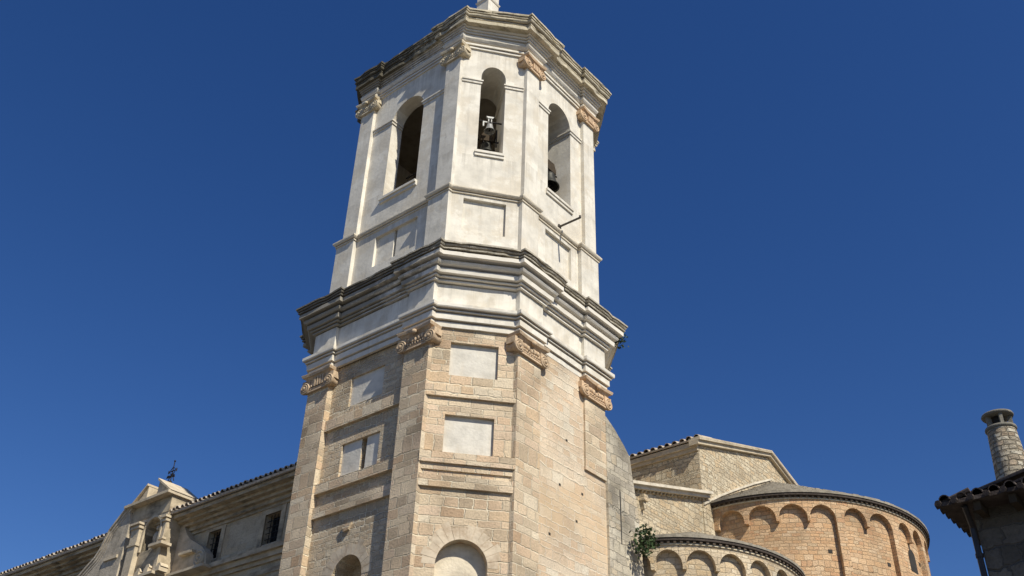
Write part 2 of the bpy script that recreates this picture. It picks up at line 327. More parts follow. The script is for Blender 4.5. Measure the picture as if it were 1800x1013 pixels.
def sweep(mb, st, prof, **k):
    wear = k.pop('wear', .008)
    rs = [ring(st, o, z, **k) for z, o in prof]
    cnt = [max(1, int((rs[-2][(i+1) % 32]-rs[-2][i]).length/.3)) for i in range(32)]
    out = []
    for r in rs:
        q = []
        for i in range(32):
            for j in range(cnt[i]):
                p = r[i].lerp(r[(i+1) % 32], j/cnt[i])
                v = mnoise.noise_vector(p*2.3)*wear+mnoise.noise_vector(p*7.1)*wear*.7
                h = mnoise.noise(p*1.7+Vector((9, 3, 1)))
                if wear > .012 and h > .38: v += Vector((-p.x, -p.y, 0)).normalized()*.05
                q.append(p+v)
        out.append(q)
    rs = out
    for a, b in zip(rs, rs[1:]): mb.skin(a, b)
    return rs
def bframe(st, d=.18):
    (aL, aR), uL, uR = ST[st]
    p = nL*(aL-d)+tL*uL[3]; q = nR*(aR-d)+tR*uR[0]; t = (q-p).normalized(); n = Vector((t.y, -t.x, 0)); c = (p+q)/2
    return (lambda u, z, dd: c+n*dd+t*u+Z*z), (q-p).length/2

tower = thing('bell_tower', 'tall octagonal bell tower, tan stone below and white plaster belfry above', 'bell tower', (0, 0, G0))
TZ1 = 18.30
# --- lower shaft walls
mBs, hB = bframe('shaft')
mLw = frame(nL, tL, 4.75); mRw = frame(nR, tR, 4.89)
w = MB()
gwall(w, mBs, -hB, hB, 11.6, TZ1+.3, [(-.79, .87, 16.53, 17.83, .15), (-.815, .825, 13.69, 15.055, .15)])
awall(w, mBs, -hB, hB, G0, 11.6, -.80, .80, 3.0, 10.02, 10.86, .38, 18, back=False)
w.build('front_wall', 'ashlar', tower)
w = MB()
w.face([mBs(u, z, -.37) for u, z in ((-.85, 2.9), (.85, 2.9), (.85, 11), (-.85, 11))]); w.build('niche_back', 'nicheback', tower)
w = MB()
uL = ST['shaft'][1]; uR = ST['shaft'][2]
gwall(w, mLw, uL[1], uL[2], 11.6, TZ1+.3, [(-1.18, .55, 16.53, 17.72, .10), (-1.21, -.28, 13.745, 15.07, .10), (-.28, -.02, 13.745, 15.07, .7), (-.02, .68, 13.745, 15.07, .10)])
awall(w, mLw, uL[1], uL[2], G0, 11.6, -.88, .55, 3.0, 10.15, 10.9, .75, 18, back=True)
w.build('left_wall', 'rubble', tower)
w = MB(); gwall(w, mRw, uR[1], uR[2]+.0, G0, TZ1+.3, [])
gwall(w, mRw, uR[2], uR[3]+.3, G0, 14.75, [])
w.build('right_wall', 'rightwall', tower)
for (u, z) in ((-.2, 13.6), (.75, 12.6), (-.75, 11.7), (.9, 10.3), (.2, 15.4), (1.1, 13.7)):
    pb = MB(); pb.box(mRw, u-.055, u+.055, z, z+.09, -.2, .004); pb.build('putlog_hole', 'void', tower)
# sheets of the sides turned away
w = MB(); rg = ring('shaft', 0, G0); rt_ = ring('shaft', 0, TZ1+.3)
for i in range(len(rg)):
    if 1 <= i <= 14 and i not in (0,): continue
    j = (i+1) % len(rg); w.face([rg[i], rg[j], rt_[j], rt_[i]])
w.build('rear_walls', 'rubble', tower)
# white panels set in the recesses
def panel(m, u0, u1, z0, z1, d, mat='panel'):
    p = MB(); p.box(m, u0, u1, z0, z1, -d-.02, -d+.012); p.build('panel', mat, tower)
panel(mBs, -.789, .869, 16.532, 17.828, .15); panel(mBs, -.814, .824, 13.692, 15.053, .15)
panel(mLw, -1.178, .548, 16.532, 17.718, .10); panel(mLw, -1.208, -.282, 13.747, 15.068, .10); panel(mLw, -.018, .678, 13.747, 15.068, .10)
# pilasters
def pier(n, t, a, u0, u1, z0, z1, mat, deep=.5):
    p = MB(); p.box(frame(n, t, a), u0, u1, z0, z1, -deep, 0); p.build('pilaster', mat, tower)
pier(nL, tL, 5.0, uL[0], uL[1], G0, TZ1+.2, 'ashlar'); pier(nL, tL, 5.0, uL[2], uL[3], G0, TZ1+.2, 'ashlar')
pier(nR, tR, 4.97, uR[0], uR[1], G0, TZ1+.2, 'ashlar'); pier(nR, tR, 4.97, uR[2], uR[3], 14.72, TZ1+.2, 'ashlar')
# string courses
def string(m, u0, u1, z0, z1, d, mat='ashlar'):
    p = MB(); p.box(m, u0, u1, z0, z1, -.05, d); p.build('string_course', mat, tower)
for z0, z1, d in ((15.67, 16.08, .10), (13.27, 13.64, .14), (13.05, 13.268, .06), (12.47, 12.86, .10)):
    string(mBs, -hB-d, hB+d, z0, z1, d)
for z0, z1, d in ((15.78, 16.2, .13), (13.37, 13.74, .16), (12.49, 12.9, .12)):
    string(mLw, uL[1]+.005, uL[2]-.005, z0, z1, d)
# stones of the niche arches
def voussoirs(m, c, r, zs, h, n, lo=.32, hi=.62):
    v = MB()
    for i in range(n):
        a0 = math.pi*(i+.03)/n; a1 = math.pi*(i+.97)/n; q = random.uniform(lo, hi); rr = []
        v.off = (random.uniform(0, 50), random.uniform(0, 50))
        f = lambda a, k: (c-math.cos(a)*(r+k), zs+math.sin(a)*(h+k))
        v.prism(m, [f(a0, .0), f((a0+a1)/2, .0), f(a1, .0), f(a1, q), f(a0, q)], -.03, random.uniform(.004, .012))
    return v.build('arch_stones', 'voussoir', tower)
M['voussoir'] = plain('arch_stone', (.60, .50, .37), .28, 2.2, .35, .93, col2=(.52, .38, .25), streak=[((.34, .29, .22), .4, 2, 2, .5, .7)])
voussoirs(mBs, 0, .80, 10.02, .84, 15); voussoirs(mLw, -.165, .715, 10.15, .75, 13)
kb = MB(); kb.prism(mLw, [(-.60, 11.93), (-.15, 11.98), (-.25, 11.76), (-.48, 11.72)], 0, .08); kb.build('corbel_stone', 'ashlar', tower)

# --- entablature between the stone shaft and the white belfry
LOW = [(18.36, -.05), (18.36, .07), (18.56, .07), (18.565, -.08), (18.615, -.08), (18.62, .14), (18.85, .14), (18.855, -.05), (18.905, -.05), (18.91, .20), (18.95, .20), (18.955, .0), (19.005, .0), (19.01, .27), (19.05, .285), (19.164, .285),
       (19.24, .05), (19.24, .03), (20.155, .03)]
HIGH = [(20.155, .03), (20.16, -.08), (20.205, -.08), (20.21, .13), (20.27, .13), (20.275, -.04), (20.32, -.04), (20.325, .20), (20.38, .20), (20.385, .02), (20.43, .02), (20.435, .30), (20.61, .31),
        (20.615, .02), (20.695, .02), (20.70, .34), (20.73, .39), (20.80, .43), (20.87, .40), (20.89, .36), (20.895, .14), (20.955, .14), (20.96, .56), (21.125, .56)]
TOPM = [(21.125, .56), (21.13, .30), (21.185, .30), (21.19, .60), (21.245, .61), (21.25, .42), (21.29, .42), (21.295, .63), (21.345, .66), (21.35, .48), (21.385, .48), (21.39, .69), (21.46, .69), (21.475, .64), (21.62, -.3)]
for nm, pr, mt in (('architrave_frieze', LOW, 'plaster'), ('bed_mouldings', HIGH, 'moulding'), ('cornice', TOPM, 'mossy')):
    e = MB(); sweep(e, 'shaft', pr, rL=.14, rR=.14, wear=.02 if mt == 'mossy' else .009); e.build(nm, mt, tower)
# --- pedestal stage
PZ0, PZ1 = 21.4, 24.6
mBp, hBp = bframe('ped'); pL = ST['ped'][1]; pR = ST['ped'][2]
mLp = frame(nL, tL, 4.72-.18); mRp = frame(nR, tR, 4.786-.18)
w = MB()
gwall(w, mBp, -hBp, hBp, PZ0, PZ1, [(-.85, .82, 22.84, 24.40, .14)])
gwall(w, mLp, pL[1], pL[2], PZ0, PZ1, [(-1.14, -.16, 22.81, 24.28, .12), (-.16, -.0, 22.81, 24.28, .6), (0.0, 1.2, 22.81, 24.28, .12)])
gwall(w, mRp, pR[1], pR[2], PZ0, PZ1, [(-.78, .93, 22.8, 24.40, .13)])
rg = ring('ped', 0, PZ0, .18, .18, .18); rt_ = ring('ped', 0, PZ1, .18, .18, .18)
for i in [0]+list(range(15, 32)):
    j = (i+1) % 32; w.face([rg[i], rg[j], rt_[j], rt_[i]])
w.build('pedestal_wall', 'plaster', tower)
def wpier(st, n, t, k, a, u, z0, z1):
    for i in (0, 2):
        pier(n, t, a, u[i], u[i+1], z0, z1, 'plaster', .32)
wpier('ped', nL, tL, 0, 4.72, pL, PZ0, PZ1); wpier('ped', nR, tR, 0, 4.786, pR, PZ0, PZ1)
e = MB(); sweep(e, 'ped', [(24.58, -.03), (24.585, .04), (24.64, .045), (24.645, -.01), (24.675, -.01), (24.68, .08), (24.72, .11), (24.76, .13), (24.82, .13), (24.825, .07), (24.86, .07), (24.90, .02), (25.0, -.08), (25.05, -.13), (25.05, -.5)], rL=.18, rR=.18, d=.18)
e.build('base_moulding', 'sillstone', tower)
# --- belfry
UZ0, UZ1 = 24.95, 32.95
mBu, hBu = bframe('up'); vL = ST['up'][1]; vR = ST['up'][2]
mLu = frame(nL, tL, 4.581-.18); mRu = frame(nR, tR, 4.736-.18)
TH = 1.9; THL = .62; THR = 1.45
w = MB(); so_ = MB()
awall(w, mBu, -hBu, hBu, UZ0, UZ1, -.51, .545, 27.02, 31.25, 31.93, TH, 18, soffit_mb=so_)
awall(w, mLu, vL[1], vL[2], UZ0, UZ1, -1.2, .72, 26.42, 30.72, 31.70, THL, 20, soffit_mb=so_)
awall(w, mRu, vR[1], vR[2], UZ0, UZ1, -.60, 1.0, 26.55, 31.05, 31.92, THR, 20, soffit_mb=so_)
w.build('belfry_wall', 'plaster', tower); so_.build('window_reveals', 'plaster', tower)
# inner room
w = MB()
def inner(st, off, z):
    (aL, aR), a_, b_ = ST[st]; out = []
    for n, t, a, u in ((nL, tL, aL, a_), (nR, tR, aR, b_)):
        out += [n*(a-off)+t*(u[0]+off*.42), n*(a-off)+t*(u[3]-off*.42)]
    return [p+Z*z for p in out+[Vector((p.x, -p.y, 0)) for p in reversed(out)]]
def line_x(p, d, q, e):
    k = ((q-p).x*e.y-(q-p).y*e.x)/(d.x*e.y-d.y*e.x); return p+d*k
def chamber(z):
    e = .006
    nB = (mBu(0, 0, 1)-mBu(0, 0, 0)).normalized(); tBv = (mBu(1, 0, 0)-mBu(0, 0, 0)).normalized()
    pl = [(mLu(0, 0, -THL-e), tL), (mBu(0, 0, -TH-e), tBv), (mRu(0, 0, -THR-e), tR), (Vector((4.0, 0, 0)), Vector((0, 1, 0))), (Vector((1, 3.2, 0)), Vector((1, 0, 0))), (Vector((-4.6, 0, 0)), Vector((0, 1, 0)))]
    c = [line_x(*pl[i], *pl[(i+1) % len(pl)]) for i in range(len(pl))]
    return [Vector((p.x, p.y, z)) for p in c]     # corner i lies between wall i and i+1
i0 = chamber(26.0); i1 = chamber(32.5)
w.face(i0); w.face(i1[::-1])
for k in (2, 3, 4):
    j = (k+1) % 6; w.face([i0[k], i0[j], i1[j], i1[k]])
def inner_wall(m, th, t, k, ul, ur, zb, zs, za):
    o = m(0, 0, 0); u0 = (i0[k-1]-o).dot(t); u1 = (i0[k]-o).dot(t)
    awall(w, lambda u, z, d: m(u, z, -th-.006), min(u0, ul-.02), max(u1, ur+.02), 26.0, 32.5, ul, ur, zb, zs, za, 0.001, 18, floor=False)
inner_wall(mLu, THL, tL, 0, -1.2, .72, 26.42, 30.72, 31.70)
inner_wall(mBu, TH, (mBu(1, 0, 0)-mBu(0, 0, 0)).normalized(), 1, -.51, .545, 27.02, 31.25, 31.93)
inner_wall(mRu, THR, tR, 2, -.60, 1.0, 26.55, 31.05, 31.92)
w.build('bell_chamber', 'chamber', tower)
w = MB(); rg = ring('up', 0, UZ0, .18, .18, .18); rt_ = ring('up', 0, UZ1, .18, .18, .18)
for i in [0]+list(range(15, 32)):
    j = (i+1) % 32; w.face([rg[i], rg[j], rt_[j], rt_[i]])
w.build('rear_belfry_wall', 'plaster', tower)
wpier('up', nL, tL, 0, 4.581, vL, UZ0, UZ1); wpier('up', nR, tR, 0, 4.736, vR, UZ0, UZ1)
# imposts and sills
def impost(m, segs, z, ul, ur, th):
    for (u0, u1), u, sg in zip(segs, (ul, ur), (1, -1)):
        p = MB()
        p.box(m, u0, u1, z-.20, z-.07, -.1, .045); p.box(m, u0, u1, z-.068, z, -.1, .085)
        for z0, z1, k in ((z-.20, z-.07, .045), (z-.068, z, .085)):      # return into the reveal
            p.box(m, min(u, u+sg*k), max(u, u+sg*k), z0, z1, -th+.02, .0451 if k < .06 else .0851)
        p.build('impost', 'plaster', tower)
impost(mBu, ((-hBu, -.51), (.545, hBu)), 30.98, -.51, .545, TH)
impost(mLu, ((vL[1], -1.2), (.72, vL[2])), 30.92, -1.2, .72, THL)
impost(mRu, ((vR[1], -.60), (1.0, vR[2])), 31.03, -.60, 1.0, THR)
def sill(m, u0, u1, z, d=.11):
    p = MB(); p.box(m, u0, u1, z-.16, z-.02, -.3, d*.6); p.box(m, u0, u1, z-.019, z+.10, -.3, d); p.build('window_sill', 'plaster', tower)
sill(mBu, -.60, .60, 26.93); sill(mLu, -1.3, .80, 26.32, .14); sill(mRu, -.72, 1.1, 26.45)
# --- crowning entablature
TA = [(32.80, -.05), (32.81, .05), (32.90, .05), (32.905, -.04), (32.95, -.04), (32.955, .09), (33.06, .09), (33.065, -.02), (33.12, -.02), (33.125, .10), (33.17, .13), (33.24, .17), (33.31, .18), (33.35, .16), (33.355, .03), (33.41, .03)]
TB = [(33.41, .03), (33.415, .13), (33.48, .135), (33.485, .08), (33.51, .08), (33.515, .185), (33.58, .19), (33.585, .13), (33.61, .13), (33.615, .235), (33.69, .24), (33.695, .18), (33.72, .18), (33.725, .29), (33.79, .30)]
TC = [(33.79, .30), (33.79, .46), (33.975, .46), (33.98, .33), (34.03, .33), (34.035, .45), (34.09, .46), (34.095, .36), (34.135, .36), (34.14, .50), (34.18, .53), (34.25, .54), (34.255, .42), (34.295, .42), (34.30, .56), (34.355, .57), (34.36, .47), (34.39, .47), (34.395, .60), (34.49, .60), (34.53, .56), (34.7, .1)]
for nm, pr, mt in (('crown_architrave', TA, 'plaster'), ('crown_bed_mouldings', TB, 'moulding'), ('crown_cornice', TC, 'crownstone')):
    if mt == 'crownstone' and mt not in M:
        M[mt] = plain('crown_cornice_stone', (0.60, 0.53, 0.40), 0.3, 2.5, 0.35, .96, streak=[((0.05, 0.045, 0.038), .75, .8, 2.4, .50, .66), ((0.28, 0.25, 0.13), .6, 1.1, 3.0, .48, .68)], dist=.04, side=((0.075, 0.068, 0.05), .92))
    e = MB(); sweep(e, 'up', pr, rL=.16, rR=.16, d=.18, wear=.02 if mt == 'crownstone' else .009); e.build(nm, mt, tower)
# roof and pinnacle
e = MB(); prev = inner('up', -.25, 34.55)
for k in range(1, 9):
    f = k/8; nx = [Vector((p.x*(1-f), p.y*(1-f), 34.55+5.6*(1-(1-f)**1.25))) for p in prev0] if k > 1 else None
    if k == 1:
        prev0 = [p.copy() for p in prev]; nx = [Vector((p.x*(1-f), p.y*(1-f), 34.55+5.6*(1-(1-f)**1.25))) for p in prev0]
    e.skin(prev, nx); prev = nx
e.build('roof', 'tile', tower)
e = MB()
sq = lambda h, z: [nL*h+tL*h+Z*z, nL*-h+tL*h+Z*z, nL*-h+tL*-h+Z*z, nL*h+tL*-h+Z*z]
prof = [(.40, 38.2), (.40, 41.83), (.44, 41.84), (.47, 41.93), (.43, 41.99), (.40, 42.0), (.40, 43.2), (.5, 43.25), (.5, 43.4), (.3, 43.45), (.01, 45.4)]
for (a, z), (b, y) in zip(prof, prof[1:]): e.skin(sq(a, z), sq(b, y))
e.build('pinnacle', 'plaster', tower)

# --- capitals
def capital(n, t, a, u0, u1, z0, z1, mat, style=0):
    m = frame(n, t, a); c = (u0+u1)/2; hw = (u1-u0)/2; H = z1-z0
    k = MB()
    # bell block, flared abacus
    k.box(m, u0-.02, u1+.02, z0+.04, z1-.16, -.35, .05)
    rs = []
    for z, x, d in ((z1-.22, hw+.06, .10), (z1-.13, hw+.13, .17), (z1-.11, hw+.20, .22), (z1-.02, hw+.23, .25), (z1, hw+.23, .25)):
        rs.append([m(c-x, z, -.33), m(c-x, z, d), m(c-x*.45, z, d-.05), m(c+x*.45, z, d-.05), m(c+x, z, d), m(c+x, z, -.33)])
    for p, q in zip(rs, rs[1:]): k.skin(p, q)
    k.face(rs[0]); k.face(rs[-1])
    for zz, rr, in ((z0+.02, .035), (z0+.12, .025)):
        k.box(m, u0-.03, u1+.03, zz-rr, zz+rr, -.3, .05+rr*1.5)
    par = k.build('capital', mat, tower)
    vr = min(.235, H*.36)
    for sg in (-1, 1):
        v = MB(); cu = c+sg*(hw-.02+vr*.45); cz = z0+vr*.85
        cen = m(cu, cz, 0)
        v.lathe(cen-n*.34, n, [(0, 0), (vr*.80, 0), (vr*.62, .16), (vr*.80, .32), (vr, .40), (vr, .47), (vr*.84, .49), (vr*.80, .455), (vr*.70, .455), (vr*.66, .50), (vr*.5, .505), (vr*.46, .46), (vr*.34, .46), (vr*.30, .52), (0, .54)], 22, ref=Z)
        # strap from the volute up to the abacus
        v.box(m, cu-vr*.9, cu+vr*.9, cz+vr*.35, z1-.2, -.3, .09)
        v.build('volute', mat, par)
    g = MB()
    if style == 0:
        for i in range(5):
            x = c-hw*.55+hw*1.1*i/4
            g.blob((x, z0+H*.48-.05*(1-abs(i-2)/2), .07), .075, .075, .11, m, 8)
        for i in range(7):
            x = c-hw*.62+hw*1.24*i/6; g.blob((x, z0+H*.27-.03*(1-abs(i-3)/3), .07), .05, .06, .06, m, 6)
        g.blob((c, z1-.16, .2), .12, .09, .10, m, 8)
    else:
        for i in range(4):
            x = c-hw*.2+hw*.16*i*1.6; g.box(m, x-.035, x+.035, z0+H*.22, z1-.2, 0, .13)
        for i in range(4):
            g.blob((c-hw*.8+i*.13, z0+H*.3, .07), .05, .06, .06, m, 6)
    g.build('carving', mat, par)
CZ0, CZ1 = 17.63, 18.355
capital(nL, tL, 5.0, uL[0], uL[1], CZ0-.02, CZ1, 'capital', 1); capital(nL, tL, 5.0, uL[2], uL[3], CZ0, CZ1, 'capital')
capital(nR, tR, 4.97, uR[0], uR[1], CZ0, CZ1, 'capital'); capital(nR, tR, 4.97, uR[2], uR[3], CZ0, CZ1, 'terracotta')
UC0, UC1 = 32.13, 32.80
capital(nL, tL, 4.581, vL[0], vL[1], UC0, UC1, 'capital_pale'); capital(nL, tL, 4.581, vL[2], vL[3], UC0, UC1, 'capital_pale')
capital(nR, tR, 4.736, vR[0], vR[1], UC0, UC1, 'terracotta', 1); capital(nR, tR, 4.736, vR[2], vR[3], UC0, UC1, 'terracotta', 1)

# iron bracket fixed to the pedestal's right face, a rod with a turned-up end
b = MB(); A = mRp(-.0, 25.07, 0); A = Vector((3.374, -3.146, 25.07)); T = A+nR*1.16+tR*-.19+Z*-.21
b.tube([A-nR*.05, A+(T-A)*.6, T, T+Z*.10], .045, 8); b.box(frame(nR, tR, 4.606), A.dot(tR)-.08, A.dot(tR)+.08, 24.98, 25.16, -.02, .03)
tag(b.build('wall_bracket', 'rod'), 'thin iron rod sticking out of the white right face below the belfry opening', 'iron bracket')

# --- bells
def bell(name, label, m, u, zt, r, mat, axis, d, group, span):
    c = m(u, zt, d); root = thing(name, label, 'bell', tuple(c), group)
    k = MB(); h = r*1.75
    k.lathe(c-Z*h, Z, [(r*.86, .03*h), (r, 0), (r*.98, .06*h), (r*.80, .22*h), (r*.66, .45*h), (r*.60, .70*h), (r*.54, .84*h), (r*.34, .96*h), (.0, h)], 28)
    k.build('bell_cup', mat, root)
    k = MB(); k.lathe(c-Z*(h*.98), Z, [(0, 0), (r*.17, .06*h), (r*.15, .14*h), (r*.05, .2*h), (r*.05, .9*h)], 12); k.build('clapper', 'iron', root)
    k = MB(); q = lambda u_, z_, d_: c+axis*u_+Z*z_+axis.cross(Z)*d_
    if mat == 'bronze': k.prism(q, [(-r*.75, .06), (r*.75, .06), (r*.75, .06+r*.35), (r*.45, .06+r*1.1), (-r*.45, .06+r*1.1), (-r*.75, .06+r*.35)], -r*.28, r*.28)
    else:      # open iron yoke: two stems under a flared bar
        for x in (-.06, .06): k.box(q, x-.02, x+.02, -.02, .30, -.03, .03)
        k.prism(q, [(-.10, .301), (.10, .301), (.17, .40), (-.17, .40)], -.05, .05); k.box(q, -.30, -.10, .05, .11, -.03, .03); k.box(q, -.30, -.24, -.16, .05, -.03, .03)
    k.build('headstock', 'wood' if mat == 'bronze' else 'pale_bronze', root)
    k = MB()
    for x in (-.18, .18): k.box(q, x*r*2-.03, x*r*2+.03, -.04, .10, -r*.2, r*.2)
    k.tube([q(-span/2, .12, 0), q(span/2, .12, 0)], .035, 8); k.build('axle', 'iron', root)
    if name in ('dark_bell', 'left_bell'): k = MB(); k.tube([q(span*.32, .12, 0), q(span*.32, .35, r*1.3), q(span*.32, -.6, r*1.3)], .03, 8); k.build('swing_lever', 'iron', root)
GB = None
tB = (mBu(1, 0, 0)-mBu(0, 0, 0)).normalized()
bell('small_bell', 'small pale grey bell hung in the middle belfry opening', mBu, .03, 29.02, .23, 'pale_bronze', tB, -.45, GB, 1.0)
bell('dark_bell', 'larger dark bell hanging behind and below the small pale bell', mBu, .03, 28.55, .38, 'bronze', tB, -1.1, GB, 1.04)
bell('left_bell', 'dark bell low in the left belfry opening, mostly in shade', mLu, .30, 28.0, .55, 'bronze', tL, -1.0, GB, 2.6)
bell('right_bell', 'dark bronze bell in the sunlit right belfry opening', mRu, .42, 28.55, .46, 'bronze', tR, -.72, GB, 1.1)

# ------------------------------------------------------------------ the church beside the tower
def along(e0): return frame(nR, tR, e0)
church = thing('church_choir', 'stone church choir right of the tower, with gabled nave wall and two round apses', 'church', tuple(nR*4+tR*14+Z*G0))
mP = along(4.57)
w = MB()   # nave end with its gable
w.prism(mP, [(10.32, G0), (24.2, G0), (24.2, 19.0), (17.38, 21.32), (10.32, 19.28)], -16, 0)
w.build('nave_wall', 'nave', church)
# roof over it: two slopes of tiles
def tile_rows(mb, p0, p1, slope, L, sp=.3, r=.11, lift=0.0):
    d = p1-p0; n = max(1, int(d.length/sp)); d = d.normalized(); s = slope.normalized(); up_ = d.cross(s).normalized()
    if up_.z < 0: up_ = -up_
    for i in range(n):
        c = p0+d*(sp*(i+.5)) + s*random.uniform(-.04, .04) + up_*(lift+random.uniform(0, .015)); rr = r*random.uniform(.93, 1.07)
        k = 6; A = [c+d*(math.cos(math.pi*j/k)*rr)+up_*(math.sin(math.pi*j/k)*rr) for j in range(k+1)]
        B = [q+s*L-(q-c)*.12 for q in A]
        for j in range(k):
            w0 = i*.7; mb.face([A[j], A[j+1], B[j+1], B[j]], [(w0+j*.05, 0), (w0+j*.05+.05, 0), (w0+j*.05+.05, L), (w0+j*.05, L)], True)
        A2 = [c+(q-c)*.80 for q in A]
        for j in range(k): mb.face([A[j], A[j+1], A2[j+1], A2[j]])
def roof_sheet(mb, p0, p1, slope, L, th=.07):
    d = p1-p0; s = slope.normalized()*L; u_ = d.cross(s).normalized()
    if u_.z < 0: u_ = -u_
    q = [p0, p1, p1+s, p0+s]; b_ = [x-u_*th for x in q]
    mb.face(q); mb.face(b_[::-1])
    for i in range(4): mb.face([q[i], q[(i+1) % 4], b_[(i+1) % 4], b_[i]])
w = MB(); kk = MB()
p0 = nR*4.83+tR*10.08+Z*19.53; p1 = nR*-11+tR*10.08+Z*19.53; rs_ = tR*7.25+Z*2.07
roof_sheet(w, p0, p1, rs_, rs_.length); tile_rows(kk, p0, p1, rs_, 1.4, .37, .14, .0)
roof_sheet(w, nR*4.83+tR*24.5+Z*19.05, nR*-11+tR*24.5+Z*19.05, -tR*7.15+Z*2.55, 7.5)
rf = w.build('nave_roof', 'tile', church); kk.build('eave_tiles', 'tile', rf)
# stone coping along the gable, two slabs thick
w = MB()
w.prism(mP, [(10.05, 19.22), (17.38, 21.36), (17.38, 21.52), (10.05, 19.40)], -.3, .16); w.prism(mP, [(10.05, 19.405), (17.38, 21.525), (17.38, 21.66), (10.05, 19.56)], -.3, .26)
w.prism(mP, [(17.38, 21.36), (24.4, 18.98), (24.4, 19.14), (17.38, 21.52)], -.3, .16); w.prism(mP, [(17.38, 21.525), (24.4, 19.145), (24.4, 19.29), (17.38, 21.66)], -.3, .26)
w.build('gable_coping', 'facade_plain', church)
w = MB(); m_ = frame(-tR, nR, -10.32); w.box(m_, -12, 4.57, 19.02, 19.2, -.1, .08); w.box(m_, -12, 4.57, 19.202, 19.42, -.1, .16); w.build('nave_eave_course', 'facade_plain', church)
# aisle end wall with sloping coping
w = MB(); w.prism(mP, [(3.2, G0), (10.40, G0), (10.40, 16.88), (3.2, 14.92)], -9, -.05); w.build('aisle_wall', 'nave', church)
w = MB(); zt = lambda n: 15.63+(n-5.02)*.273
w.prism(mP, [(3.2, zt(3.2)-.26), (10.72, zt(10.72)-.26), (10.72, zt(10.72)-.12), (3.2, zt(3.2)-.12)], -.5, .16)
w.prism(mP, [(3.2, zt(3.2)-.118), (10.76, zt(10.76)-.118), (10.76, zt(10.76)), (3.2, zt(3.2))], -.5, .30)
cop = w.build('aisle_coping', 'sillstone', church)
kk = MB()
for i in range(26):
    n_ = 3.4+i*.285; kk.box(mP, n_, n_+.10, zt(n_)-.34, zt(n_)-.27, -.1, .07)
kk.build('coping_blocks', 'nave', cop)
w = MB(); w.box(mP, 5.35, 5.62, 15.02, 15.28, -.1, .2); w.prism(mP, [(5.38, 15.019), (5.59, 15.019), (5.52, 14.7), (5.45, 14.7)], -.1, .12); w.build('corbel_stone', 'nave', church)
# buttress wall joined to the tower
w = MB(); w.prism(along(4.99), [(2.56, G0), (5.5, G0), (4.72, 11.86), (4.49, 14.21), (4.22, 15.47), (4.09, 16.24), (3.73, 16.57), (3.1, 17.04), (2.535, 17.34), (2.535, 14.9), (2.56, 14.9)], -2.2, 0)
bw = w.build('buttress_wall', 'greywall', church)
w = MB(); w.prism(along(4.99), [(3.30, 12.6), (3.36, 12.6), (3.37, 14.6), (3.29, 14.65)], -.3, .004); w.build('crack', 'void', bw)

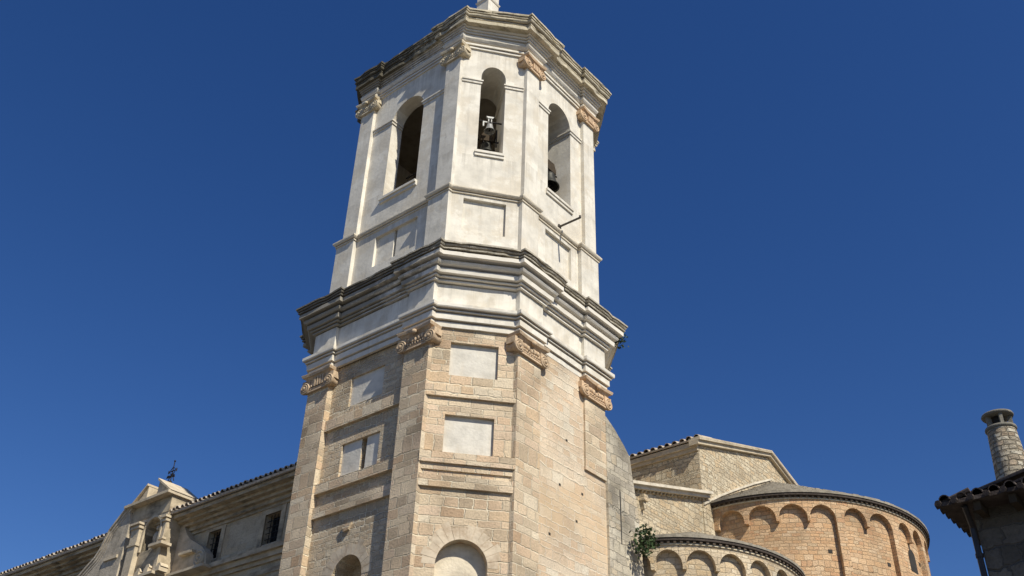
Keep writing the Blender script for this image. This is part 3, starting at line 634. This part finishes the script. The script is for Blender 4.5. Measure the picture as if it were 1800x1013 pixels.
# --- apses
def apse(nm, e0, n0, Re, Rn, z1, ov, bays, lesenes, za, zs, dphi, mat, apex, zroof_pts, corn_sp):
    m = lambda p, z, d: nR*(e0+(Re+d)*math.cos(p))+tR*(n0+(Rn+d)*math.sin(p))+Z*z
    Rm = (Re+Rn)/2
    zt = z1-.27
    w = MB(); n = 96; P0, P1 = -2.05, 2.05
    ps = [P0+(P1-P0)*i/n for i in range(n+1)]
    for a, b_ in zip(ps, ps[1:]):
        for zA, zB in ((G0, 6.0), (6.0, zt)):
            w.face([m(a, zA, -.23), m(b_, zA, -.23), m(b_, zB, -.23), m(a, zB, -.23)], [(a*Rm, zA), (b_*Rm, zA), (b_*Rm, zB), (a*Rm, zB)], True)
    root = w.build(nm, mat, church)
    # band of blind arches
    w = MB(); cur = P0
    def strip(a, b_, zA, zB):
        k = max(1, int((b_-a)/.05)); q = [a+(b_-a)*i/k for i in range(k+1)]
        for x, y in zip(q, q[1:]): w.face([m(x, zA, 0), m(y, zA, 0), m(y, zB, 0), m(x, zB, 0)], [(x*Rm, zA), (y*Rm, zA), (y*Rm, zB), (x*Rm, zB)])
        for x in (a, b_): w.face([m(x, zA, 0), m(x, zB, 0), m(x, zB, -.30), m(x, zA, -.30)])
        w.face([m(x, zA, 0) for x in q]+[m(x, zA, -.28) for x in reversed(q)])
    for i, (a, b_) in enumerate(bays):
        if a > cur+1e-4:
            strip(cur, a, G0 if i in lesenes else zs-.14, zt)
        awall(w, m, a, b_, zs, zt, a, b_, zs, zs, za, .28, 12, us=Rm, floor=False)
        cur = b_
    strip(cur, P1, zs-.14, zt)
    w.build('blind_arches', mat, root)
    # thin pale course, corbels and the eave slab
    def hoop(mb, d0, d1, zA, zB):
        r = [[m(p, zA, d0), m(p, zA, d1), m(p, zB, d1), m(p, zB, d0)] for p in ps]
        for x, y in zip(r, r[1:]):
            for j in range(4): mb.face([x[j], x[(j+1) % 4], y[(j+1) % 4], y[j]])
    w = MB(); hoop(w, -.25, .05, zt+.001, zt+.06); w.build('pale_course', 'capital_pale', root)
    w = MB(); k = int((P1-P0)*Rm/corn_sp); za_, zb_ = zt+.062, zt+.14; pth = []
    for i in range(k):
        p = P0+(P1-P0)*i/k; q = p+.10/Rm
        pth += [(p, .02), (p, .11), (q, .11), (q, .02)]
        w.face([m(p, za_, .02), m(p, za_, .11), m(q, za_, .11), m(q, za_, .02)])
    for (p, d_), (q, e_) in zip(pth, pth[1:]): w.face([m(p, za_, d_), m(q, za_, e_), m(q, zb_, e_), m(p, zb_, d_)])
    w.build('corbel_table', 'slab_mid', root)
    w = MB(); hoop(w, -.2, ov-.03, zt+.141, z1-.01); w.build('eave_slab', 'slab_dark', root)
    # stone slab roof in overlapping rings
    w = MB(); nr = 15; ap = nR*apex[0]+tR*apex[1]+Z*apex[2]
    rim = [m(p, z1, ov) for p in ps]
    for i in range(nr):
        f0 = i/nr; f1 = (i+1)/nr
        for j in range(n):
            lift = random.uniform(.0, .035)
            a0 = rim[j].lerp(ap, f0)+Z*(.05+lift); a1 = rim[j+1].lerp(ap, f0)+Z*(.05+lift)
            b0 = rim[j].lerp(ap, f1)+Z*.015; b1 = rim[j+1].lerp(ap, f1)+Z*.015
            c0 = rim[j].lerp(ap, f0)-Z*.03; c1 = rim[j+1].lerp(ap, f0)-Z*.03
            w.off = (random.uniform(0, 40), random.uniform(0, 40))
            w.face([a0, a1, b1, b0], [(0, 0), (.3, 0), (.3, .5), (0, .5)]); w.face([c0, c1, a1, a0], [(0, 0), (.3, 0), (.3, .1), (0, .1)])
    w.build('apse_roof', 'slab', root, weld=False)
    return root, m
bays = [(-1.608, -1.408), (-1.382, -1.185), (-1.165, -.971), (-.955, -.776), (-.718, -.548), (-.525, -.324), (-.257, -.105), (-.08, .075), (.14, .30), (.33, .50), (.58, .76), (.80, 1.0)]
big, mBig = apse('large_apse', 5.01, 17.76, 5.78, 6.65, 16.81, .20, bays, {4, 6, 8, 10}, 16.34, 15.76, .2, 'apse', (4.6, 17.5, 20.05), None, .24)
bays = [(-1.82, -1.58), (-1.55, -1.30), (-1.268, -1.03), (-.998, -.757), (-.724, -.495), (-.455, -.23), (-.17, .04), (.079, .28), (.32, .55), (.60, .85)]
sml, mSml = apse('small_apse', 4.2, 9.63, 4.02, 5.09, 13.16, .18, bays, set(), 12.74, 12.16, .25, 'apse_pale', (4.5, 9.4, 15.0), None, .24)
w = MB()
fl = [(10.36, 16.52), (11.9, 17.42), (13.46, 18.24), (15.4, 19.22), (17.3, 20.10)]
for (a, z), (b_, y) in zip(fl, fl[1:]): w.prism(mP, [(a, z), (b_, y), (b_, y+.10), (a, z+.10)], -.05, .06)
w.build('mortar_fillet', 'sillstone', church)
w = MB()      # narrow window of the large apse and small putlog holes
a = -.125; b_ = -.025; pth = [(a, 14.4), (b_, 14.4), (b_, 15.1)]+[((a+b_)/2+(b_-a)/2*math.cos(math.pi*i/8), 15.1+.3*math.sin(math.pi*i/8)) for i in range(1, 8)]+[(a, 15.1)]
w.face([mBig(p, z, -.215) for p, z in pth])
w.build('apse_window', 'void', big)
for p, z in ((-.84, 14.35), (-.38, 14.2), (.05, 14.9), (-1.2, 13.2)):
    w = MB(); w.box(lambda u, z_, d: mBig(p+u/6, z_, d-.23), -.09, .09, z, z+.16, -.1, .012); w.build('putlog_hole', 'void', big)

# ------------------------------------------------------------------ the long front left of the tower
front = thing('church_facade', 'long shaded stone church front with baroque gable, left of the tower', 'church front', tuple(nL*1.4+tL*-16+Z*G0))
mF = frame(nL, tL, .95)
WINS = [(-10.15, -9.12, 14.42, 15.75), (-14.1, -13.2, 14.52, 15.85), (-24.9, -24.0, 14.6, 15.95), (-28.9, -28.0, 14.6, 15.95), (-32.9, -32.0, 14.6, 15.95)]
w = MB(); gwall(w, mF, -36, -3.2, G0, 16.7, [(a, b_, c, d, .45) for a, b_, c, d in WINS])
w.box(lambda u, z, d: mF(u, z, d), -36, -3.2, G0, 16.7, -9, -.5); w.build('front_wall', 'facade', front)
for a, b_, c, d in WINS:
    w = MB()
    for x0, x1, y0, y1 in ((a-.28, a, c-.1, d+.28), (b_, b_+.28, c-.1, d+.28), (a, b_, d, d+.28)): w.box(mF, x0, x1, y0, y1, -.05, .035)
    w.box(mF, a-.34, b_+.34, c-.24, c-.102, -.05, .10)
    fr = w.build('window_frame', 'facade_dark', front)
    w = MB(); w.box(mF, a+.002, b_-.002, c+.002, d-.002, -.46, -.40); w.build('pane', 'glass', fr)
    w = MB()
    for i in range(1, 5): x = a+(b_-a)*i/5; w.box(mF, x-.012, x+.012, c, d, -.16, -.136)
    for i in range(1, 5): y = c+(d-c)*i/5; w.box(mF, a, b_, y-.012, y+.012, -.135, -.115)
    w.build('grille', 'iron', fr)
w = MB()
for z0, z1, d in ((16.0, 16.14, .08), (16.141, 16.33, .20), (16.331, 16.48, .38), (16.481, 16.62, .60), (16.621, 16.80, .86)): w.box(mF, -36, -3.2, z0, z1, -.1, d)
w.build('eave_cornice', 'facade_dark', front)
w = MB()
for z0, z1, d in ((13.55, 13.72, .10), (13.721, 13.95, .22), (13.951, 14.16, .36), (13.1, 13.3, .06)): w.box(mF, -36, -3.2, z0, z1, -.1, d)
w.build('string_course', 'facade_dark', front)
w = MB(); p0 = nL*2.0+tL*-36+Z*16.90; p1 = nL*2.0+tL*-3.6+Z*16.90; sl_ = -nL*9+Z*2.7
roof_sheet(w, p0, p1, sl_, sl_.length, .1); rf = w.build('front_roof', 'tile', front)
w = MB(); tile_rows(w, p0+nL*.04, p1+nL*.04, sl_, 2.2, .325, .125, .01); w.build('eave_tiles', 'tile', rf)
# gable
GA = 2.3; mG = frame(nL, tL, GA)
g = MB()
g.box(mG, -19.0, -17.63, 13.93, 16.95, -2.2, -.25); g.box(mG, -16.33, -15.95, 13.93, 16.95, -2.2, -.25)
g.box(mG, -17.63, -16.33, 13.93, 15.32, -2.2, -.25)
awall(g, lambda u, z, d: mG(u, z, d-.25), -17.63, -16.33, 15.32, 16.95, -17.63, -16.33, 15.32, 16.2, 16.84, .5, 16, back=True)
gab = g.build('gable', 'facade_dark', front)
g = MB()
for x in (-17.63, -16.33): pass
n_ = 16; c = -16.98; r0, r1 = .65, .76
A = [(c-r0*math.cos(math.pi*i/n_), 16.2+.64*math.sin(math.pi*i/n_)) for i in range(n_+1)]; B = [(c-r1*math.cos(math.pi*i/n_), 16.2+.75*math.sin(math.pi*i/n_)) for i in range(n_+1)]
A = [(A[0][0], 15.32)]+A+[(A[-1][0], 15.32)]; B = [(B[0][0], 15.32)]+B+[(B[-1][0], 15.32)]
for i in range(len(A)-1): g.prism(mG, [A[i], A[i+1], B[i+1], B[i]], -.3, -.16)
g.build('niche_frame', 'facade_plain', gab)
g = MB(); g.blob((-16.98, 15.95, -.5), .18, .16, .32, mG, 10); g.blob((-16.98, 16.42, -.5), .11, .11, .14, mG, 10); g.box(mG, -17.2, -16.76, 15.32, 15.7, -.7, -.35); g.build('niche_statue', 'facade_plain', gab)
g = MB(); g.box(mG, -19.3, -15.95, 16.95, 17.72, -1.7, -.20); g.build('gable_frieze', 'facade_dark', gab); g = MB(); g.box(mG, -19.42, -15.83, 17.721, 17.85, -1.7, .14); g.box(mG, -19.2, -16.0, 16.80, 16.949, -1.0, -.22); g.build('gable_cornice', 'facade_plain', gab)  # shade below the gable cornice is put into the frieze's darker colour
g = MB()
for pl in ([(-18.95, 17.86), (-17.99, 17.86), (-17.99, 18.58)], [(-17.14, 17.86), (-15.95, 17.86), (-17.14, 18.64)]): g.prism(mG, pl, -1.5, -.08)
for pl in ([(-19.1, 17.86), (-18.96, 17.86), (-17.98, 18.60), (-17.98, 18.70)], [(-17.15, 18.66), (-15.94, 17.86), (-15.80, 17.86), (-17.15, 18.77)]): g.prism(mG, pl, -1.6, .03)
g.build('broken_pediment', 'facade_plain', gab)
g = MB(); q = lambda h, z: [mG(-17.56+x*h, z, -.85+y*h) for x, y in ((-1, -1), (1, -1), (1, 1), (-1, 1))]
for (h, z), (h2, z2) in zip(((.30, 17.86), (.30, 18.35), (.36, 18.36), (.36, 18.44), (.26, 18.46), (.10, 18.86), (.001, 18.87)), ((.30, 18.35), (.36, 18.36), (.36, 18.44), (.26, 18.46), (.10, 18.86), (.001, 18.87), (.001, 18.87))): g.skin(q(h, z), q(h2, z2))
g.build('gable_pedestal', 'facade_plain', gab)
for u0, u1, dd in ((-18.38, -17.78, 0), (-16.2, -15.97, -.2)):
    g = MB(); g.box(mG, u0, u1, 13.95, 16.45, -.4, dd); g.box(mG, u0-.05, u1+.05, 15.62, 15.72, -.35, dd+.05)
    g.box(mG, u0-.06, u1+.06, 16.451, 16.56, -.35, dd+.07); g.box(mG, u0-.1, u1+.1, 16.62, 16.72, -.35, dd+.14); g.box(mG, u0-.02, u1+.02, 16.561, 16.62, -.35, dd+.03); g.build('gable_pilaster', 'facade_plain', gab)
sc = [(-19.28, 17.95), (-19.7, 17.62), (-20.1, 17.3), (-20.5, 16.95), (-20.72, 16.5), (-20.9, 16.1), (-21.2, 15.75), (-21.75, 15.42), (-22.3, 15.05), (-22.8, 14.6), (-23.1, 13.95), (-18.9, 13.95), (-18.9, 17.0)]
g = MB(); g.prism(mG, sc, -1.36, -.06); 
rim = sc[:11]
for k_, (dd, wd) in enumerate(((.10, .10), (.05, .24), (.02, .36))):
    inn = [(u+wd*.95, z-wd*.75) for u, z in rim]
    for i in range(len(rim)-1): g.prism(mG, [rim[i], rim[i+1], inn[i+1], inn[i]], -.2, -.06+dd)
scL = g.build('side_scroll', 'scrollstone', gab); g = MB()
sc2 = [(-15.95, 16.75), (-15.6, 16.3), (-15.35, 15.95), (-14.95, 15.6), (-14.4, 15.32), (-13.9, 15.05), (-13.5, 14.7), (-13.3, 13.95), (-16.0, 13.95)]
g.prism(mG, sc2, -1.36, -.98); g.build('side_scroll', 'facade_plain', gab)
for u, z, r, d in ((-22.35, 14.5, .42, -.09), (-13.9, 14.5, .38, -1.0)):
    g = MB(); ce = mG(u, z, d); g.lathe(ce, nL, [(r, -.05), (r, .10), (r*.82, .12), (r*.78, .06), (r*.6, .06), (r*.56, .13), (r*.4, .13), (r*.36, .06), (r*.2, .06), (r*.16, .14), (0, .15)], 24, ref=Z)
    g.build('scroll_volute', 'facade_plain', gab)
g = MB()
g.box(mG, -20.3, -19.2, 15.35, 15.5, -.5, .02); g.prism(mG, [(-20.25, 15.35), (-19.25, 15.35), (-19.6, 14.9)], -.5, -.15)
g.box(mG, -16.6, -15.6, 15.28, 15.4, -.5, .05); g.box(mG, -15.3, -14.3, 14.85, 14.98, -1.0, -.75)
for u, h in ((-17.2, .24), (-16.5, .3), (-15.6, .2)): g.box(mG, u-.16, u+.16, 14.05, 14.05+h, -.5, -.05); g.prism(mG, [(u-.2, 14.051+h), (u+.2, 14.051+h), (u+.08, 14.22+h), (u-.08, 14.22+h)], -.5, -.1)
g.box(mG, -18.6, -15.7, 13.931, 14.05, -.6, .1); g.box(mG, -15.7, -13.0, 13.931, 14.05, -1.2, -.6)
g.build('gable_ledges', 'facade_plain', gab)
# iron cross with weather vane on the gable
c0 = mG(-17.56, 18.86, -.85)
x = MB(); q = lambda u, z, d: c0+tL*u+Z*z+nL*d
x.tube([q(0, -.05, 0), q(0, 1.18, 0)], .022); x.tube([q(-.32, .68, 0), q(.32, .68, 0)], .028); x.blob((0, 1.2, 0), .05, .05, .05, q, 8); x.blob((0, .1, 0), .09, .09, .08, q, 8)
for sg in (-1, 1):
    x.tube([q(sg*.32, .60, 0), q(sg*.32, .76, 0)], .028); x.tube([q(sg*.28, .12, 0), q(sg*.1, .42, 0), q(0, .60, 0)], .02)
    x.tube([q(0, .45, 0), q(sg*.22, .62, 0)], .018); x.tube([q(0, .9, 0), q(sg*.2, .74, 0)], .018)
x.prism(q, [(-.42, .38), (-.05, .34), (-.05, .46), (-.34, .52)], -.012, .012); x.prism(q, [(.05, .35), (.3, .3), (.22, .48), (.05, .46)], -.012, .012)
tag(x.build('iron_cross', 'iron'), 'dark wrought iron cross with scrolls on top of the baroque gable', 'iron cross')

# ------------------------------------------------------------------ the house at the right
hs = thing('stone_house', 'dark shaded stone house corner with tiled eave, right edge', 'house', tuple(nL*8+tL*22+Z*G0))
mH = frame(nL, tL, 10.06)
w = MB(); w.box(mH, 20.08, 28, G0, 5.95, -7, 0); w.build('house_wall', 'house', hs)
w = MB(); EZ = 5.99; c0 = [mH(19.72, EZ, .45), mH(29, EZ, .45), mH(29, EZ, -7.5), mH(19.72, EZ, -7.5)]
rg_ = [mH(23.3, EZ+.72, -3.4), mH(29, EZ+.72, -3.4)]
w.face([c0[0], c0[1], rg_[1], rg_[0]]); w.face([c0[0], rg_[0], c0[3]]); w.face([c0[3], rg_[0], rg_[1], c0[2]]); w.face([p-Z*.06 for p in reversed(c0)])
for i in (0, 3): w.face([c0[i], c0[(i+1) % 4], c0[(i+1) % 4]-Z*.06, c0[i]-Z*.06])
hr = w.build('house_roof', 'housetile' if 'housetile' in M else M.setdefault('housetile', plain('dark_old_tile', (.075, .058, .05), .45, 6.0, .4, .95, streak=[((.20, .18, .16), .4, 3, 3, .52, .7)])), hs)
w = MB()
tile_rows(w, c0[0], c0[1], -nL*3.85+Z*.72, 2.6, .235, .082, .02); tile_rows(w, c0[3], c0[0], tL*3.58+Z*.72, 2.6, .235, .082, .02)
for i in range(38):      # pans showing as scallops under the eave
    u = 19.74+.235*i
    w.tube([mH(u, EZ-.02, .5), mH(u, EZ+.1, -.1)], .048, 8)
for i in range(30):
    d = .38-.235*i; w.tube([mH(19.67, EZ-.02, d), mH(20.2, EZ+.12, d)], .048, 8)
w.build('eave_tiles', 'housetile', hr)
w = MB()
for i in range(16): u = 20.2+i*.5; w.box(mH, u, u+.10, EZ-.2, EZ-.07, -.2, .38)
w.build('rafter_ends', 'wood', hs)
w = MB(); w.tube([mH(20.04, G0, .07), mH(20.04, 5.66, .07)], .045, 10); w.tube([mH(20.04, 5.66, .07), mH(20.07, 5.9, .36)], .045, 10)
for z in (1.5, 3.5, 5.2): w.tube([mH(20.04, z, .07), mH(20.04, z+.06, .07)], .056, 10)
w.build('downpipe', 'pipe', hs)
# chimney
cb = nL*9.2+tL*20.6; ch = MB()
ch.lathe(cb+Z*6.0, Z, [(.29, 0), (.275, .5), (.245, 1.0), (.222, 1.42), (.22, 1.47), (0, 1.47)], 28)
cm = ch.build('chimney', 'chimney', hs)
ch = MB(); ch.lathe(cb+Z*7.45, Z, [(.0, 0), (.225, 0), (.245, .03), (.238, .06), (.17, .07), (0, .07)], 28)
ch.lathe(cb+Z*7.70, Z, [(.0, 0), (.235, .0), (.25, .025), (.24, .048), (.13, .065), (0, .072)], 28); ch.build('chimney_rims', 'capital_pale' if False else 'chimrim', cm) if M.setdefault('chimrim', plain('chimney_mortar', (.21, .195, .16), .35, 9, .5, .95)) else None
for i in range(5):
    ch = MB()
    a = 2*math.pi*i/5+.62; d = Vector((math.cos(a), math.sin(a), 0)); t_ = Z.cross(d)
    q = lambda u, z, dd: cb+d*(.175+dd)+t_*u+Z*z
    ch.box(q, -.026, .026, 7.52, 7.705, -.04, .03); ch.build('chimney_post', 'chimrim', cm)
ch = MB(); ch.lathe(cb+Z*7.524, Z, [(0, 0), (.10, 0), (.10, .178), (0, .178)], 16); ch.build('flue', 'void', cm)

# ------------------------------------------------------------------ plants on the walls
def shrub(name, label, c, rx, ry, rz, n, size, droop=0.3):
    root = thing(name, label, 'shrub', tuple(c))
    k = MB()
    for i in range(n):
        while True:
            v = Vector((random.uniform(-1, 1), random.uniform(-1, 1), random.uniform(-1, 1)))
            if v.length < 1 and (v.length > .35 or random.random() < .3): break
        p = c+tR*v.x*rx+nR*v.y*ry+Z*v.z*rz; p += Vector((random.gauss(0, .09), random.gauss(0, .04), random.gauss(0, .04)))
        d = Vector((random.gauss(0, 1), random.gauss(0, 1), random.gauss(.1, .7)-droop)).normalized(); s_ = d.cross(Vector((random.gauss(0, 1), random.gauss(0, 1), random.gauss(0, 1)))).normalized()
        L_ = size*random.uniform(.6, 1.3); wd = L_*.36
        k.face([p, p+d*L_*.45+s_*wd, p+d*L_, p+d*L_*.45-s_*wd])
    k.build('foliage', 'leaf', root, weld=False)
    k = MB()
    for i in range(9):
        e_ = c+tR*random.uniform(-.7, .7)*rx+nR*random.uniform(-.2, .8)*ry+Z*random.uniform(-.7, .8)*rz
        k.tube([c-nR*ry*1.0-Z*rz*.3, c+(e_-c)*.5, e_], .012, 5)
    k.build('stem', 'wood', root)
shrub('wall_shrub', 'leafy green shrub growing from the wall between buttress and small apse', Vector((6.75, -1.05, 12.85)), .46, .32, .58, 340, .14)
shrub('cornice_shrub', 'small green tuft growing out of the right end of the tower cornice', Vector((6.02, -1.42, 20.98)), .30, .26, .34, 190, .10)

# ------------------------------------------------------------------ ground
w = MB(); w.face([Vector((x*600, y*600, G0)) for x, y in ((-1, -1), (1, -1), (1, 1), (-1, 1))])
gr = w.build('ground', 'ground'); gr['kind'] = 'structure'
